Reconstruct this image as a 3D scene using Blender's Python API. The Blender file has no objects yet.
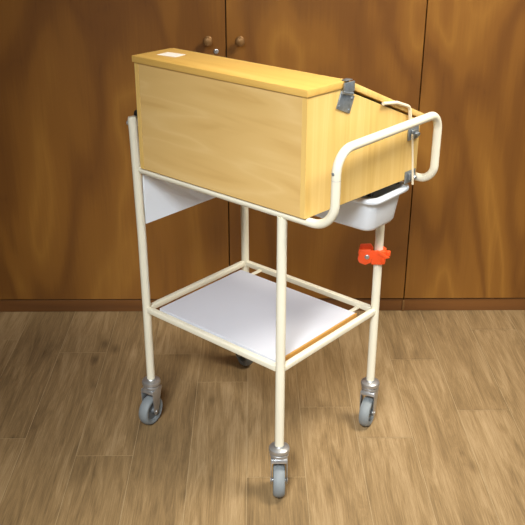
import bpy, bmesh, math, random
from mathutils import Vector, Matrix
random.seed(7)
C = bpy.context.scene.collection
PI = math.pi

# ------------------------------------------------------------------ materials
def new_mat(name):
    m = bpy.data.materials.new(name); m.use_nodes = True
    nt = m.node_tree; b = nt.nodes['Principled BSDF']
    return m, nt, b
def lin(c):
    return tuple(((v/255)/12.92 if v/255 <= .04045 else ((v/255+.055)/1.055)**2.4) for v in c) + (1,)
def plain(name, col, rough=.5, metal=0., var=.06, scale=14, bump=0., spec=.5):
    m, nt, b = new_mat(name)
    tc = nt.nodes.new('ShaderNodeTexCoord'); n = nt.nodes.new('ShaderNodeTexNoise')
    n.inputs['Scale'].default_value = scale; n.inputs['Detail'].default_value = 4
    nt.links.new(tc.outputs['Object'], n.inputs['Vector'])
    r = nt.nodes.new('ShaderNodeValToRGB'); c = lin(col)
    r.color_ramp.elements[0].position = .3; r.color_ramp.elements[1].position = .7
    r.color_ramp.elements[0].color = tuple(x*(1-var) for x in c[:3])+(1,)
    r.color_ramp.elements[1].color = tuple(min(1, x*(1+var)) for x in c[:3])+(1,)
    nt.links.new(n.outputs['Fac'], r.inputs['Fac']); nt.links.new(r.outputs['Color'], b.inputs['Base Color'])
    b.inputs['Roughness'].default_value = rough; b.inputs['Metallic'].default_value = metal
    b.inputs['Specular IOR Level'].default_value = spec
    if bump:
        bp = nt.nodes.new('ShaderNodeBump'); bp.inputs['Strength'].default_value = bump; bp.inputs['Distance'].default_value = .002
        nt.links.new(n.outputs['Fac'], bp.inputs['Height']); nt.links.new(bp.outputs['Normal'], b.inputs['Normal'])
    return m
def wood(name, stops, grain='X', fig=(1.2, 6), bands=7., fine=(4, 160), fine_amt=.25, rough=.4, seed=0., coat=0., distort=.6, spec=.5):
    """figured wood: contour bands of stretched noise plus fine fibre; grain = axis the fibres run along"""
    m, nt, b = new_mat(name); N = nt.nodes; L = nt.links
    tc = N.new('ShaderNodeTexCoord')
    def mapped(along, across):
        mp = N.new('ShaderNodeMapping')
        s = [across]*3; s['XYZ'.index(grain)] = along
        mp.inputs['Scale'].default_value = s; mp.inputs['Location'].default_value = (seed, seed*1.7, seed*.6)
        L.new(tc.outputs['Object'], mp.inputs['Vector']); return mp
    n1 = N.new('ShaderNodeTexNoise'); n1.inputs['Scale'].default_value = 1; n1.inputs['Detail'].default_value = 2.5
    n1.inputs['Roughness'].default_value = .45; n1.inputs['Distortion'].default_value = distort
    L.new(mapped(*fig).outputs[0], n1.inputs['Vector'])
    mu = N.new('ShaderNodeMath'); mu.operation = 'MULTIPLY'; mu.inputs[1].default_value = bands
    L.new(n1.outputs['Fac'], mu.inputs[0])
    sn = N.new('ShaderNodeMath'); sn.operation = 'PINGPONG'; sn.inputs[1].default_value = 1.
    L.new(mu.outputs[0], sn.inputs[0])
    n2 = N.new('ShaderNodeTexNoise'); n2.inputs['Scale'].default_value = 1; n2.inputs['Detail'].default_value = 5
    n2.inputs['Roughness'].default_value = .65
    L.new(mapped(*fine).outputs[0], n2.inputs['Vector'])
    mx = N.new('ShaderNodeMix'); mx.data_type = 'FLOAT'; mx.inputs[0].default_value = fine_amt
    L.new(sn.outputs[0], mx.inputs[2]); L.new(n2.outputs['Fac'], mx.inputs[3])
    r = N.new('ShaderNodeValToRGB'); r.color_ramp.interpolation = 'EASE'
    e = r.color_ramp.elements
    while len(e) < len(stops): e.new(.5)
    for i, (p, c) in enumerate(stops): e[i].position = p; e[i].color = lin(c)
    L.new(mx.outputs[0], r.inputs['Fac']); L.new(r.outputs['Color'], b.inputs['Base Color'])
    b.inputs['Roughness'].default_value = rough; b.inputs['Coat Weight'].default_value = coat
    b.inputs['Coat Roughness'].default_value = .25; b.inputs['Specular IOR Level'].default_value = spec
    bp = N.new('ShaderNodeBump'); bp.inputs['Strength'].default_value = .08; bp.inputs['Distance'].default_value = .001
    L.new(n2.outputs['Fac'], bp.inputs['Height']); L.new(bp.outputs['Normal'], b.inputs['Normal'])
    return m

VENEER = [(.0, (89, 52, 17)), (.22, (115, 72, 23)), (.55, (133, 87, 30)), (1., (156, 108, 42))]
M = {
 'veneer_a': wood('varnished_veneer_a', VENEER, 'Z', (.9, 3.0), 7., (5, 120), .34, .42, 3.1, .15),
 'veneer_b': wood('varnished_veneer_b', VENEER, 'Z', (1.1, 2.6), 7., (5, 120), .34, .42, 8.3, .15),
 'veneer_c': wood('varnished_veneer_c', VENEER, 'Z', (.9, 3.6), 9., (5, 120), .34, .42, 5.2, .15),
 'dark_body': plain('dark_cabinet_body', (34, 19, 10), .7),
 'plinth': wood('plinth_wood', [(0, (92, 56, 22)), (1, (126, 80, 34))], 'X', (1, 10), 3, (5, 90), .4, .5),
 'brass': plain('aged_brass', (140, 104, 62), .45, .5, .12, 60),
 'front_wood': wood('pale_front_laminate', [(0, (206, 165, 98)), (.5, (218, 180, 113)), (1, (226, 191, 127))], 'X', (2.2, 15), 6, (5, 90), .35, .38, 1.3),
 'end_wood': wood('yellow_end_laminate', [(0, (219, 178, 98)), (.5, (228, 190, 112)), (1, (235, 201, 128))], 'Z', (1.5, 30), 5, (5, 160), .35, .38, 2.3),
 'top_wood': wood('yellow_top_laminate', [(0, (214, 168, 84)), (.5, (224, 180, 96)), (1, (231, 190, 110))], 'X', (1.6, 16), 4, (5, 120), .35, .4, 4.3),
 'cream': plain('cream_enamel', (228, 222, 200), .32, 0, .03, 9),
 'white_board': plain('white_board', (206, 208, 216), .42, 0, .02, 6),
 'edge_wood': wood('shelf_edge_wood', [(0, (170, 120, 52)), (1, (200, 150, 76))], 'Y', (3, 20), 3, (9, 200), .4, .5),
 'tub': plain('white_plastic', (234, 242, 250), .3, 0, .02, 8),
 'chrome': plain('zinc_plated_steel', (186, 187, 188), .36, .8, .1, 70),
 'hardware': plain('dull_steel', (158, 166, 172), .38, .75, .2, 90),
 'rubber': plain('grey_rubber', (126, 132, 134), .6, 0, .05, 30),
 'hub': plain('grey_plastic_hub', (92, 96, 98), .5, 0, .05, 30),
 'black': plain('black_plastic', (24, 24, 24), .45),
 'orange': plain('orange_plastic', (238, 84, 34), .38, 0, .05, 40),
 'paper': plain('white_paper', (236, 228, 216), .7, 0, .03, 30),
 'cord': plain('cream_cord', (230, 216, 186), .6, 0, .04, 200),
 'wall': plain('painted_wall', (128, 118, 100), .85),
}

# ------------------------------------------------------------------ mesh helpers
def obj(name, bm, mat, parent=None, smooth=True, angle=35):
    bmesh.ops.recalc_face_normals(bm, faces=bm.faces)
    me = bpy.data.meshes.new(name); bm.to_mesh(me); bm.free()
    o = bpy.data.objects.new(name, me); C.objects.link(o)
    for m in (mat if isinstance(mat, (list, tuple)) else [mat]): me.materials.append(m)
    if smooth:
        for p in me.polygons: p.use_smooth = True
        me.set_sharp_from_angle(angle=math.radians(angle))
    if parent: o.parent = parent
    return o
def empty(name, loc, rz, label, cat, group=None):
    o = bpy.data.objects.new(name, None); C.objects.link(o); o.location = loc; o.rotation_euler = (0, 0, rz)
    o.empty_display_size = .1
    o['label'] = label; o['category'] = cat
    if group: o['group'] = group
    return o
def box(bm, lo, hi, bev=0., seg=2, mi=0):
    vs = [bm.verts.new((x, y, z)) for x in (lo[0], hi[0]) for y in (lo[1], hi[1]) for z in (lo[2], hi[2])]
    fs = [bm.faces.new([vs[i] for i in q]) for q in ((0,1,3,2),(4,6,7,5),(0,4,5,1),(2,3,7,6),(0,2,6,4),(1,5,7,3))]
    for f in fs: f.material_index = mi
    bmesh.ops.recalc_face_normals(bm, faces=fs)
    if bev:
        es = list({e for f in fs for e in f.edges})
        bmesh.ops.bevel(bm, geom=es, offset=bev, segments=seg, profile=.5, affect='EDGES')
    return vs
def prism(bm, pts, axis, a, b, bev=0.):
    """extrude polygon pts (2D in the other two axes) along axis from a to b"""
    def mk(p, t):
        q = list(p); q.insert('xyz'.index(axis), t); return bm.verts.new(q)
    A = [mk(p, a) for p in pts]; B = [mk(p, b) for p in pts]; n = len(pts)
    fs = [bm.faces.new(A), bm.faces.new(B[::-1])] + [bm.faces.new((A[i], B[i], B[(i+1) % n], A[(i+1) % n])) for i in range(n)]
    bmesh.ops.recalc_face_normals(bm, faces=fs)
    if bev:
        bmesh.ops.bevel(bm, geom=list({e for f in fs for e in f.edges}), offset=bev, segments=2, profile=.5, affect='EDGES')
def fillet(pts, rad, n=7):
    out = [Vector(pts[0])]
    for i in range(1, len(pts)-1):
        p0, p, p1 = Vector(pts[i-1]), Vector(pts[i]), Vector(pts[i+1])
        r = rad[i] if isinstance(rad, (list, tuple)) else rad
        a = (p0-p).normalized(); b = (p1-p).normalized()
        ang = a.angle(b)
        if ang > PI-.02 or r <= 0: out.append(p); continue
        t = r/math.tan(ang/2); c = p + (a+b).normalized()*(r/math.sin(ang/2))
        s = p+a*t-c; e = p+b*t-c; tot = s.angle(e); ax = s.cross(e).normalized()
        for k in range(n+1): out.append(c + Matrix.Rotation(tot*k/n, 3, ax) @ s)
    out.append(Vector(pts[-1])); return out
def tube(bm, pts, r, n=20, cap=True, square=False):
    pts = [Vector(p) for p in pts]
    T = []
    for i in range(len(pts)):
        a = pts[max(i-1, 0)]; b = pts[min(i+1, len(pts)-1)]; T.append((b-a).normalized())
    up = Vector((0, 0, 1)) if abs(T[0].z) < .9 else Vector((1, 0, 0))
    x = T[0].cross(up).normalized(); rings = []
    for i, p in enumerate(pts):
        x = (x - T[i]*x.dot(T[i])).normalized(); y = T[i].cross(x)
        ring = []
        for k in range(n):
            a = 2*PI*k/n; cx, cy = math.cos(a), math.sin(a)
            if square:
                e = .35; cx = math.copysign(abs(cx)**e, cx); cy = math.copysign(abs(cy)**e, cy)
            rr = r[i] if isinstance(r, (list, tuple)) else r
            ring.append(bm.verts.new(p + x*cx*rr + y*cy*rr))
        rings.append(ring)
    for a, b in zip(rings, rings[1:]):
        for k in range(n): bm.faces.new((a[k], a[(k+1) % n], b[(k+1) % n], b[k]))
    if cap: bm.faces.new(rings[0][::-1]); bm.faces.new(rings[-1])
def lathe(bm, prof, n=28, mat=Matrix.Identity(4)):
    """prof: (radius, height) list, closed onto the axis at both ends"""
    rings = []
    for r, z in prof:
        rings.append([bm.verts.new(mat @ Vector((r*math.cos(2*PI*k/n), r*math.sin(2*PI*k/n), z))) for k in range(n)] if r > 1e-6 else [bm.verts.new(mat @ Vector((0, 0, z)))])
    for a, b in zip(rings, rings[1:]):
        for k in range(n):
            q = [a[k % len(a)], a[(k+1) % len(a)], b[(k+1) % len(b)], b[k % len(b)]]
            q = list(dict.fromkeys(q))
            if len(q) > 2: bm.faces.new(q)
def move(bm, M_): bmesh.ops.transform(bm, matrix=M_, verts=bm.verts)
def new(): return bmesh.new()

# ------------------------------------------------------------------ the setting
YC = 2.822            # front plane of the wardrobes
W0, WP = -.49604, .15960
def floor():
    bm = new(); col = bm.loops.layers.float_color.new('plank')
    uv = bm.loops.layers.uv.new('plank_uv')
    joints = {0: 1.968, -1: 2.532, 2: 2.345, 4: 2.202, 5: 2.045, 6: 2.479, 7: 2.182, 3: 1.871, 1: 1.30, -2: 2.05, -3: 2.62, 8: 2.68, 9: 2.0}
    PL = 1.22; Y0, Y1 = -.6, 3.46
    rnd = random.Random(11)
    base = [(-3.5, Y0), (3.5, Y0), (3.5, Y1), (-3.5, Y1)]
    f = bm.faces.new([bm.verts.new((x, y, -.0012)) for x, y in base]); f.material_index = 1
    g = .0007
    for k in range(-18, 25):
        x0 = max(-3.5, W0 + k*WP); x1 = min(3.5, x0 + WP) if W0 + k*WP > -3.5 else W0 + (k+1)*WP
        if x1 - x0 < .01: continue
        j = joints.get(k, rnd.uniform(0, PL)+1); j -= PL*math.ceil((j-Y0)/PL)
        y = j
        while y < Y1:
            a, b = max(y, Y0), min(y+PL, Y1)
            if b-a > .01:
                vs = [bm.verts.new((px, py, 0)) for px, py in ((x0+g, a+g), (x1-g, a+g), (x1-g, b-g), (x0+g, b-g))]
                f = bm.faces.new(vs); t = rnd.random(); s = rnd.random()*9; q = rnd.random()
                for l in f.loops:
                    l[col] = (t, s/9, q, 1); l[uv].uv = (l.vert.co.x + s*3, l.vert.co.y + s*5)
            y += PL
    m, nt, b = new_mat('oak_vinyl_planks'); N = nt.nodes; L = nt.links
    at = N.new('ShaderNodeUVMap'); at.uv_map = 'plank_uv'
    ca = N.new('ShaderNodeVertexColor'); ca.layer_name = 'plank'
    sp = N.new('ShaderNodeSeparateColor'); L.new(ca.outputs[0], sp.inputs[0])
    def nz(sx, sy, det, rough, dist=0.):
        mp = N.new('ShaderNodeMapping'); mp.inputs['Scale'].default_value = (sx, sy, 1); L.new(at.outputs[0], mp.inputs[0])
        n = N.new('ShaderNodeTexNoise'); n.inputs['Scale'].default_value = 1; n.inputs['Detail'].default_value = det
        n.inputs['Roughness'].default_value = rough; n.inputs['Distortion'].default_value = dist
        L.new(mp.outputs[0], n.inputs[0]); return n
    n1 = nz(24, 2.6, 7, .68, 1.2); n2 = nz(330, 8, 5, .8); n3 = nz(4, 2.2, 2, .5)
    def math_(op, a, b_, c=None):
        q = N.new('ShaderNodeMath'); q.operation = op
        for i, v in enumerate((a, b_, c)):
            if v is None: continue
            if isinstance(v, (int, float)): q.inputs[i].default_value = v
            else: L.new(v, q.inputs[i])
        return q.outputs[0]
    v = math_('MULTIPLY', n1.outputs['Fac'], .85)
    v = math_('MULTIPLY_ADD', n2.outputs['Fac'], .8, v)
    v = math_('MULTIPLY_ADD', n3.outputs['Fac'], .30, v)
    v = math_('MULTIPLY_ADD', sp.outputs[0], .13, v)
    v = math_('SUBTRACT', v, .53)
    # knots
    mp = N.new('ShaderNodeMapping'); mp.inputs['Scale'].default_value = (7, 3.2, 1); L.new(at.outputs[0], mp.inputs[0])
    vo = N.new('ShaderNodeTexVoronoi'); vo.inputs['Scale'].default_value = 1; L.new(mp.outputs[0], vo.inputs['Vector'])
    kn = N.new('ShaderNodeMapRange'); kn.inputs[1].default_value = .03; kn.inputs[2].default_value = .14
    kn.inputs[3].default_value = .22; kn.inputs[4].default_value = 0; L.new(vo.outputs['Distance'], kn.inputs[0])
    v = math_('SUBTRACT', v, kn.outputs[0])
    r = N.new('ShaderNodeValToRGB'); e = r.color_ramp.elements
    e[0].position = .15; e[0].color = lin((86, 68, 46)); e[1].position = .85; e[1].color = lin((182, 155, 116))
    q = e.new(.5); q.color = lin((143, 117, 80))
    L.new(v, r.inputs[0]); L.new(r.outputs[0], b.inputs['Base Color'])
    b.inputs['Roughness'].default_value = .5; b.inputs['Specular IOR Level'].default_value = .35
    bp = N.new('ShaderNodeBump'); bp.inputs['Strength'].default_value = .15; bp.inputs['Distance'].default_value = .001
    L.new(n2.outputs['Fac'], bp.inputs['Height']); L.new(bp.outputs[0], b.inputs['Normal'])
    seam = plain('plank_seam', (180, 156, 118), .6)
    o = obj('floor', bm, [m, seam], smooth=False); o['kind'] = 'structure'
    return o
floor()
bm = new(); box(bm, (-3.5, 3.46, -.02), (3.5, 3.56, 2.7))
o = obj('wall_back', bm, M['wall'], smooth=False); o['kind'] = 'structure'

bm = new(); box(bm, (-1.60, -.6, -.02), (-1.50, 3.46, 2.7))
o = obj('shade_wall_left', bm, M['wall'], smooth=False); o['kind'] = 'structure'  # out of view, added to shade the left side of wardrobe and floor
bm = new(); box(bm, (-1.60, -.6, 2.7), (3.5, 3.56, 2.8))
o = obj('shade_ceiling', bm, M['wall'], smooth=False); o['kind'] = 'structure'  # unseen, added with the left wall to block ambient light
# ------------------------------------------------------------------ wardrobes
G1, G2, ZD, ZT = -.0835, .5576, .0544, 2.05
def knob(x, z, parent):
    bm = new(); mt = Matrix.Translation((x, YC, z)) @ Matrix.Rotation(PI/2, 4, 'X')
    lathe(bm, [(0, 0), (.013, 0), (.014, .002), (.009, .005), (.0065, .012), (.009, .016), (.0145, .021), (.0155, .026), (.013, .031), (.007, .034), (0, .0345)], 24, mt)
    return obj('knob', bm, M['brass'], parent)
def wardrobe(x0, x1, doors, label):
    cx = (x0+x1)/2
    t = empty('wardrobe', (cx, YC+.3, 0), 0, label, 'wardrobe', None)
    def put(o, par=t):
        o.parent = par
        if par is t: o.location = (-cx, -(YC+.3), 0)
        return o
    g = .0018
    bm = new(); box(bm, (x0+g, YC+.021, ZD-.006), (x1-g, 3.455, ZT+.02))
    put(obj('body', bm, M['dark_body'], smooth=False))
    bm = new(); box(bm, (x0+g, YC+.006, .0005), (x1-g, YC+.03, ZD-.006), .001)
    put(obj('plinth', bm, M['plinth'], smooth=False))
    for dx0, dx1, mt, kx, lock in doors:
        bm = new(); box(bm, (dx0+g, YC, ZD), (dx1-g, YC+.020, ZT), .0012)
        d = put(obj('door', bm, mt, smooth=False))
        if kx is not None:
            k = knob(kx, .990, None); k.parent = d
        if lock is not None:
            bm = new(); m4 = Matrix.Translation((lock, YC, .955)) @ Matrix.Rotation(PI/2, 4, 'X')
            lathe(bm, [(0, 0), (.008, 0), (.008, .002), (.0065, .003), (0, .003)], 20, m4)
            box(bm, (lock-.001, YC-.0036, .950), (lock+.001, YC-.0028, .960))
            k = obj('keyhole_plate', bm, M['chrome'], None); k.parent = d
    return t
wardrobe(-1.49, G2, [(-1.49, -1.04, M['veneer_c'], None, None), (-1.04, G1, M['veneer_a'], -.1416, -.116), (G1, G2, M['veneer_b'], -.0385, None)],
         'brown veneered wardrobe with a pair of brass knobs, behind the trolley')
w2 = wardrobe(G2, 1.45, [(G2, 1.45, M['veneer_c'], None, None)],
         'brown veneered wardrobe without visible knobs, right of the trolley')
bm = new(); box(bm, (G2-.003, YC+.001, .0005), (G2+.004, YC+.0058, ZD-.008), .0008)
o = obj('joint_strip', bm, M['brass'], w2); o.location = (-(G2+1.45)/2, -(YC+.3), 0)
o['label'] = 'dull metal strip at the joint of the plinth'

# ------------------------------------------------------------------ trolley (local frame: u along the long side, v to the rear, z up; origin under the left front leg)
OR = Vector((-.29584, 2.13646, 0)); RZ = math.atan2(-.66312, .74852)
RM = Matrix.Rotation(RZ, 3, 'Z')
a, b = .4857, .4122
def root_at(u, v, z): return OR + RM @ Vector((u, v, z))
RT, RS, RH = .0118, .0082, .0102
ZL, ZS, ZR, ZH = .1442, .3753, .7865, .962
cu, cv = a/2, b/2
cart = empty('trolley', root_at(cu, cv, 0), RZ, 'cream tubular steel trolley on grey castors, standing on the wood floor', 'trolley')
def cp(name, bm, mat, parent=None, **k):
    if parent is None: move(bm, Matrix.Translation((-cu, -cv, 0)))
    return obj(name, bm, mat, parent or cart, **k)
LEG = {'A': (0, 0), 'B': (a, 0), 'C': (a, b), 'D': (0, b)}
for k, (u, v) in LEG.items():
    bm = new()
    if k in 'AD':
        s = 1 if k == 'A' else -1
        tube(bm, [(u, v, ZL-.008), (u, v, ZS), (u-.002, v, .60), (u-.009, v, .86), (u-.0115, v, .916), (u-.012, v, .922)], [RT, RT, RT, RT, RT, RT*.9], 22)
    else:
        tube(bm, [(u, v, ZL-.008), (u, v, ZR-.006)], RT, 22)
    cp('leg', bm, M['cream'])
# lower shelf frame of slim rounded square tube
for p, q in (('A', 'B'), ('B', 'C'), ('D', 'C'), ('A', 'D')):
    bm = new(); P0 = Vector((*LEG[p], ZS)); P1 = Vector((*LEG[q], ZS)); d = (P1-P0).normalized()
    tube(bm, [P0+d*.0105, P1-d*.0105], RS, 20, square=True)
    cp('shelf_rail', bm, M['cream'])
# tabs that carry the shelf
for (u, v) in ((.07, b-.035), (a-.05, b-.035), (.07, .013), (a-.05, .013)):
    bm = new(); s = .032 if v > .1 else .010
    box(bm, (u-.006, v-s, ZS-.005), (u+.006, v+s, ZS-.001), .0008)
    cp('shelf_tab', bm, M['cream'])
# shelf: white board with a wood edge at the right
u0, u1, v0, v1 = .042, .466, .0100, .345
bm = new(); box(bm, (u0, v0, ZS-.0008), (u1, v1, ZS+.0122), .0008)
cp('shelf', bm, M['white_board'], smooth=False)
bm = new(); box(bm, (u1+.0002, v0, ZS-.0008), (u1+.0052, v1, ZS+.0122), .0006)
o = cp('shelf_edging', bm, M['edge_wood'], smooth=False)
# upper tube: one bent loop, both side rails and the push handle
UH = .631
pts = [(.0115, 0, ZR), (UH, 0, ZR), (UH, 0, ZH), (UH, b, ZH), (UH, b, ZR+.004), (.0115, b, ZR)]
pts = fillet(pts, [0, .058, .050, .040, .040, 0], 12)
bm = new(); tube(bm, pts, RH, 24)
cp('push_handle', bm, M['cream'])
bm = new(); mt = Matrix.Translation((UH-.001, -.0098, .915)) @ Matrix.Rotation(PI/2, 4, 'X')
lathe(bm, [(0, 0), (.0035, 0), (.0035, .0016), (.002, .0024), (0, .0024)], 14, mt)
cp('screw', bm, M['hardware'])
bm = new(); tube(bm, [(UH, 0, .8990), (UH, 0, .8996)], RH+.0002, 24)
cp('joint_ring', bm, M['hardware'])
# upper cross bar at the left end with black sleeve
bm = new(); tube(bm, [(-.012, .004, .904), (-.012, b-.004, .904)], .010, 20)
cp('cross_bar', bm, M['cream'])
bm = new(); tube(bm, [(-.010, .017, .921), (-.010, b-.017, .921)], .0155, 20)
cp('hand_grip', bm, M['black'])
bm = new(); mt = Matrix.Translation((-.0225, -.004, .905)) @ Matrix.Rotation(-PI/2, 4, 'Y') @ Matrix.Rotation(.5, 4, 'X')
lathe(bm, [(0, 0), (.0062, 0), (.0062, .003), (.004, .0048), (0, .0052)], 16, mt)
cp('bolt', bm, M['chrome'])
# white end panel at the left, hung below the rails
bm = new(); box(bm, (-.003, .0135, .628), (.003, b-.0135, .786), .0008)
cp('end_panel', bm, M['tub'], smooth=False)
bm = new(); tube(bm, [(.0, .0125, ZR), (.0, b-.0125, ZR)], .008, 18)
cp('cross_rail', bm, M['cream'])

def caster(u, v, yaw):
    """yaw: direction of the trail in world space"""
    wr, tr = .0452, .010
    R = Matrix.Translation((u-cu, v-cv, 0)) @ Matrix.Rotation(yaw-RZ, 4, 'Z')
    bm = new()
    lathe(bm, [(0, .149), (.0124, .149), (.0140, .1465), (.0215, .145), (.0262, .142), (.0275, .136), (.0268, .132), (.0235, .1305), (.0225, .1275), (.0245, .126), (.0250, .121), (.022, .1185), (0, .1185)], 36)
    w = .0195
    # fork: crown and two tapering cheeks
    prism(bm, [(-.023, .1185), (.023, .1185), (.026, .108), (-.021, .108)], 'y', -w-.0014, w+.0014, .001)
    for s in (-1, 1):
        y0, y1 = sorted((s*w, s*(w+.0022)))
        prism(bm, [(-.019, .114), (.022, .114), (.0235, .100), (tr+.011, .048), (tr+.008, .037), (tr, .034), (tr-.008, .037), (tr-.012, .048)], 'y', y0, y1, .0007)
    move(bm, R); f = obj('castor', bm, M['chrome'], cart, angle=40)
    ax = Matrix.Translation((tr, 0, wr)) @ Matrix.Rotation(PI/2, 4, 'X')
    bm = new(); h = .0155
    lathe(bm, [(.028, -h*.80), (.036, -h), (.0408, -h*.9), (.0436, -h*.6), (wr, -h*.25), (wr, h*.25), (.0436, h*.6), (.0408, h*.9), (.036, h), (.028, h*.80), (.028, -h*.80)], 40, ax)
    move(bm, R); obj('tyre', bm, M['rubber'], f)
    bm = new()
    lathe(bm, [(0, -h), (.008, -h), (.010, -h*.6), (.0282, -h*.5), (.0282, h*.5), (.010, h*.6), (.008, h), (0, h)], 30, ax)
    move(bm, R); obj('hub', bm, M['hub'], f)
    bm = new()
    lathe(bm, [(0, -w-.0036), (.005, -w-.0036), (.0056, -w-.0025), (.0056, w+.0025), (.005, w+.0036), (0, w+.0036)], 12, ax)
    move(bm, R); obj('axle', bm, M['chrome'], f)
caster(0, 0, math.radians(-120)); caster(a, 0, math.radians(-91))
caster(a, b, math.radians(-114)); caster(0, b, math.radians(120))

# ------------------------------------------------------------------ wooden desk box lying on the rails
BU0, BU1, BV0, BV1, BZ0 = .0265, .5625, -.0155, .402, .7972
def warp(bm):   # the box stands slightly askew on its rails
    for q in bm.verts:
        q.co.x += (.008 + .017*(q.co.x-BU0)/(BU1-BU0))*(q.co.y/.41)
bc = ((BU0+BU1)/2+.01, (BV0+BV1)/2)
deskbox = empty('wooden_box', root_at(bc[0], bc[1], BZ0), RZ, 'pale wooden desk-shaped box with sloping lid lying on top of the trolley', 'box')
def bp_(name, bm, mat, parent=None, **k):
    warp(bm); move(bm, Matrix.Translation((-bc[0], -bc[1], -BZ0)))
    return obj(name, bm, mat, parent or deskbox, **k)
TF = 1.067; VS = .110           # height of front, depth of the flat strip
def zs(v): return 1.061 - (v-VS)*(1.061-.938)/(BV1-VS)       # upper edge of the end panels
th = .014
bm = new(); box(bm, (BU0+th, BV0+.0006, BZ0), (BU1-th, BV0+th, TF), .0005)
bp_('front_panel', bm, M['front_wood'], smooth=False)
for s, (x0, x1) in enumerate(((BU0, BU0+th-.0004), (BU1-th+.0004, BU1))):
    bm = new()
    prism(bm, [(BV0, BZ0), (BV1, BZ0), (BV1, zs(BV1)), (VS, zs(VS)), (VS, TF), (BV0, TF)], 'x', x0, x1, .0006)
    bp_('end_panel', bm, M['end_wood'], smooth=False)
bm = new(); box(bm, (BU0+th, BV1-.012, BZ0), (BU1-th, BV1, zs(BV1)-.004), .0005)
bp_('rear_panel', bm, M['front_wood'], smooth=False)
bm = new(); box(bm, (BU0+th, BV0+th, BZ0), (BU1-th, BV1-.012, BZ0+.009))
bp_('bottom_panel', bm, M['front_wood'], smooth=False)
bm = new(); box(bm, (BU0-.004, BV0-.004, TF+.0004), (BU1+.003, VS, TF+.0164), .0016)
top = bp_('top_strip', bm, M['top_wood'], angle=30)
bm = new()
prism(bm, [(VS+.002, zs(VS)+.0075), (BV1+.030, zs(BV1+.030)+.0055), (BV1+.034, zs(BV1+.034)+.0200), (VS+.005, TF+.0160), (VS+.002, TF+.0155)], 'x', BU0-.002, BU1+.001, .0012)
lid = bp_('lid', bm, M['end_wood'], angle=30)
# paper label on the top strip
bm = new()
P = [(.062, .026), (.118, .034), (.114, .074), (.058, .066)]
vs = [bm.verts.new((x, y, TF+.0166)) for x, y in P]; vt = [bm.verts.new((x, y, TF+.0170)) for x, y in P]
bm.faces.new(vt)
for i in range(4): bm.faces.new((vs[i], vs[(i+1) % 4], vt[(i+1) % 4], vt[i]))
o = bp_('paper_label', bm, M['paper'], None, smooth=False); o['label'] = 'small blank white paper sticker'
# hinge plates, right end: one leaf on the end panel, one clip over the lid edge
X = BU1 + .0005
sl = math.atan2(-(1.061-.938), BV1-VS)
def plate(name, vc, zc, wv, wz, rot, bolts, thick=.0022):
    bm = new(); box(bm, (0, -wv/2, -wz/2), (thick, wv/2, wz/2), .0008)
    for (dv, dz) in bolts:
        lathe(bm, [(0, thick), (.0028, thick), (.0024, thick+.0014), (0, thick+.0018)], 12, Matrix.Translation((0, dv, dz)) @ Matrix.Rotation(PI/2, 4, 'Y'))
    move(bm, Matrix.Translation((X, vc, zc)) @ Matrix.Rotation(rot, 4, 'X'))
    return bp_(name, bm, M['hardware'], angle=40)
h = plate('hinge_plate', .107, 1.036, .050, .040, sl, ((-.018, -.013), (.018, -.013), (.018, .013), (-.018, .013)))
bm = new(); box(bm, (BU1+.0042, .094, 1.058), (BU1+.009, .128, 1.0805), .001)
box(bm, (BU1-.006, .098, 1.0838), (BU1+.0085, .120, 1.0855), .0006)
bp_('hinge_clip', bm, M['hardware'], angle=40)
bm = new(); tube(bm, [(BU1+.006, .092, 1.061), (BU1+.006, .124, 1.053)], .0040, 14)
bp_('hinge_knuckle', bm, M['hardware'])
# catches at the rear of the right end panel
for zc, n in ((.916, 'catch'), (.806, 'catch')):
    bm = new()
    box(bm, (X, .352, zc-.019), (X+.003, .394, zc+.012), .001)
    box(bm, (X+.003, .362, zc-.010), (X+.009, .386, zc+.006), .002)
    lathe(bm, [(0, .009), (.006, .009), (.006, .014), (.0042, .0165), (0, .017)], 16, Matrix.Translation((X, .376, zc-.004)) @ Matrix.Rotation(PI/2, 4, 'Y'))
    bp_(n, bm, M['hardware'], angle=40)
# cream wire stay: vertical wire between the catches
bm = new(); tube(bm, fillet([(X+.013, .352, .915), (X+.013, .360, .86), (X+.014, .368, .785)], .02), .0024, 10)
bp_('stay_wire', bm, M['cord'])
# bent wire loop lying on the lid edge
def lz(v): return zs(v)+.013
bm = new()
pts = fillet([(BU1+.006, .238, lz(.238)-.010), (BU1+.006, .290, lz(.290)+.005), (BU1+.006, .344, lz(.344)+.008), (BU1+.006, .350, lz(.350)-.022)], [0, .04, .020, 0], 8)
tube(bm, pts, .0042, 12)
bp_('lid_loop', bm, M['cord'])

# ------------------------------------------------------------------ white tub hung under the box
TU0, TU1, TV0, TV1, TZ0, TZ1 = .255, .585, .224, .400, .676, .774
tub = empty('plastic_tub', root_at((TU0+TU1)/2, (TV0+TV1)/2, TZ0), RZ, 'white plastic tub hanging under the right end of the wooden box', 'tub')
def rr(u0, v0, u1, v1, r, z, n=6):
    out = []
    for cx, cy, a0 in ((u1-r, v1-r, 0), (u0+r, v1-r, PI/2), (u0+r, v0+r, PI), (u1-r, v0+r, 1.5*PI)):
        for k in range(n+1): t = a0+PI/2*k/n; out.append((cx+r*math.cos(t), cy+r*math.sin(t), z))
    return out
def loft(bm, rings, cap0=True, cap1=True):
    R = [[bm.verts.new(p) for p in ring] for ring in rings]; n = len(R[0])
    for A_, B_ in zip(R, R[1:]):
        for k in range(n): bm.faces.new((A_[k], A_[(k+1) % n], B_[(k+1) % n], B_[k]))
    if cap0: bm.faces.new(R[0][::-1])
    if cap1: bm.faces.new(R[-1])
def inset(d, r, z): return rr(TU0+d, TV0+d, TU1-d, TV1-d, r, z)
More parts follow.
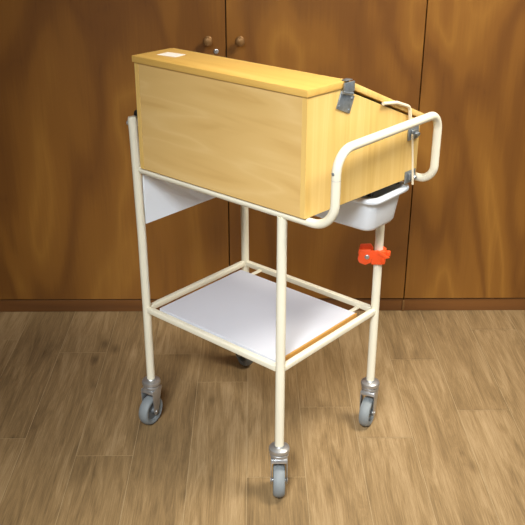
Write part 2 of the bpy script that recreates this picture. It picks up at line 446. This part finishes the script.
def inl(d, r, z, k=1.):   # tapering body
    return rr(TU0+d, TV0+d*k, TU1-d, TV1-d*k, r, z)
bm = new()
loft(bm, [inl(.040, .018, TZ0), inl(.031, .024, TZ0+.003), inl(.025, .028, TZ0+.012), inl(.016, .026, TZ1-.012),
          inset(.013, .026, TZ1-.011), inset(.003, .030, TZ1-.013), inset(0, .032, TZ1-.010), inset(0, .032, TZ1-.002), inset(.002, .031, TZ1),
          inset(.013, .026, TZ1), inset(.0155, .024, TZ1-.003), inl(.019, .024, TZ1-.02), inl(.029, .024, TZ0+.013), inl(.040, .016, TZ0+.005)])
move(bm, Matrix.Translation((-(TU0+TU1)/2, -(TV0+TV1)/2, -TZ0)))
obj('basin', bm, M['tub'], tub, angle=50)
# black strips standing in for the shade in the opening between box and tub
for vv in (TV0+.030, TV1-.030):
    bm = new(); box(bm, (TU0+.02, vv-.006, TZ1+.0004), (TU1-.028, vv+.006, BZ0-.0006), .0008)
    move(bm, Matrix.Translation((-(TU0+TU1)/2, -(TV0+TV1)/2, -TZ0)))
    obj('shade_strip', bm, M['black'], tub, smooth=False)

# ------------------------------------------------------------------ orange clamp on the right rear leg
cl = empty('clamp', root_at(a, b, .548), RZ, 'orange-red plastic clamp fixed round the right rear leg of the trolley', 'clamp')
# clamp frame: built with x to the photo's right
cr = -RZ
def cl_(name, bm, mat, **k):
    move(bm, Matrix.Rotation(cr-.15, 4, 'Z'))
    return obj(name, bm, mat, cl, **k)
bm = new(); ri, n = RT+.0004, 10
# C-shaped body round the tube, open at the left, with a jaw
prof = [(-.020, -.026)] + [(.004, -.026), (.018, -.020), (.021, -.004), (.021, .006), (.014, .018), (-.014, .020), (-.014, ri)]
arc = [(ri*math.cos(t), ri*math.sin(t)) for t in [PI*.62 - k*(PI*1.24)/14 for k in range(15)]]
prof = [(-.018, -.024), (.006, -.024), (.018, -.018), (.0205, -.004), (.0205, .006), (.012, .020), (-.012, .020)] + arc + [(-.018, -.0145)]
prism(bm, prof, 'z', -.022, .016, .0012)
cl_('jaw', bm, M['orange'], angle=40)
bm = new()
prism(bm, [(-.055, -.008), (-.050, .019), (-.022, .022), (-.0140, .010), (-.0185, -.006), (-.0185, -.016), (-.034, -.024), (-.050, -.018)], 'y', -.026, -.020, .001)
prism(bm, [(-.055, -.008), (-.050, .019), (-.022, .022), (-.0140, .010), (-.0185, -.006), (-.0185, -.016), (-.034, -.024), (-.050, -.018)], 'y', .012, .018, .001)
box(bm, (-.053, -.0205, -.008), (-.047, .0125, .012), .001)
cl_('bracket', bm, M['orange'], angle=40)
bm = new(); lathe(bm, [(0, .0), (.0065, .0), (.0065, .004), (.004, .006), (0, .006)], 16, Matrix.Translation((-.030, -.0255, .001)) @ Matrix.Rotation(PI/2, 4, 'X'))
cl_('screw', bm, M['chrome'])
bm = new(); prism(bm, [(.0195, -.006), (.026, -.007), (.032, -.004), (.032, .004), (.026, .006), (.0195, .004)], 'z', -.004, .010, .0015)
prism(bm, [(-.004, .010), (.020, -.002), (.030, .002), (.020, .008), (-.004, .022)], 'y', -.0275, -.0235, .0008)
cl_('thumb_lever', bm, M['orange'], angle=40)

# ------------------------------------------------------------------ camera
f = 860.79; Rv = Vector((.99992917, -.01165418, .00241604)); Uv = Vector((.00267707, .4180206, .90843361)); Fv = Vector((.011597, .90836279, -.41802219))
cam = bpy.data.cameras.new('camera'); co = bpy.data.objects.new('camera', cam); C.objects.link(co)
m3 = Matrix((Rv, Uv, -Fv)).transposed()
co.matrix_world = Matrix.Translation((0, 0, 1.5)) @ m3.to_4x4()
cam.sensor_width = 36; cam.lens = f/525*36; cam.clip_start = .05
bpy.context.scene.camera = co

# ------------------------------------------------------------------ light
def area(name, loc, target, size, power, col, spread=180):
    l = bpy.data.lights.new(name, 'AREA'); l.shape = 'DISK'; l.size = size; l.energy = power; l.color = col; l.spread = math.radians(spread)
    o = bpy.data.objects.new(name, l); C.objects.link(o); o.location = loc
    o.rotation_euler = (Vector(target)-Vector(loc)).to_track_quat('-Z', 'Y').to_euler(); return o
area('ceiling_lamp', (1.15, 1.75, 2.35), (.4, 2.3, .4), .8, 38, (1, .93, .80), 150)
area('front_fill', (-.35, -.3, 2.5), (.2, 1.65, .45), 1.0, 17, (.95, .98, 1), 55)  # fill added above the camera to brighten the box front and near floor
w = bpy.data.worlds.new('room'); bpy.context.scene.world = w; w.use_nodes = True
bg = w.node_tree.nodes['Background']; bg.inputs[0].default_value = (.95, .97, 1, 1); bg.inputs[1].default_value = .25
vs_ = bpy.context.scene.view_settings
vs_.view_transform = 'Standard'; vs_.look = 'None'; vs_.gamma = 1; vs_.use_curve_mapping = False; vs_.exposure = 0
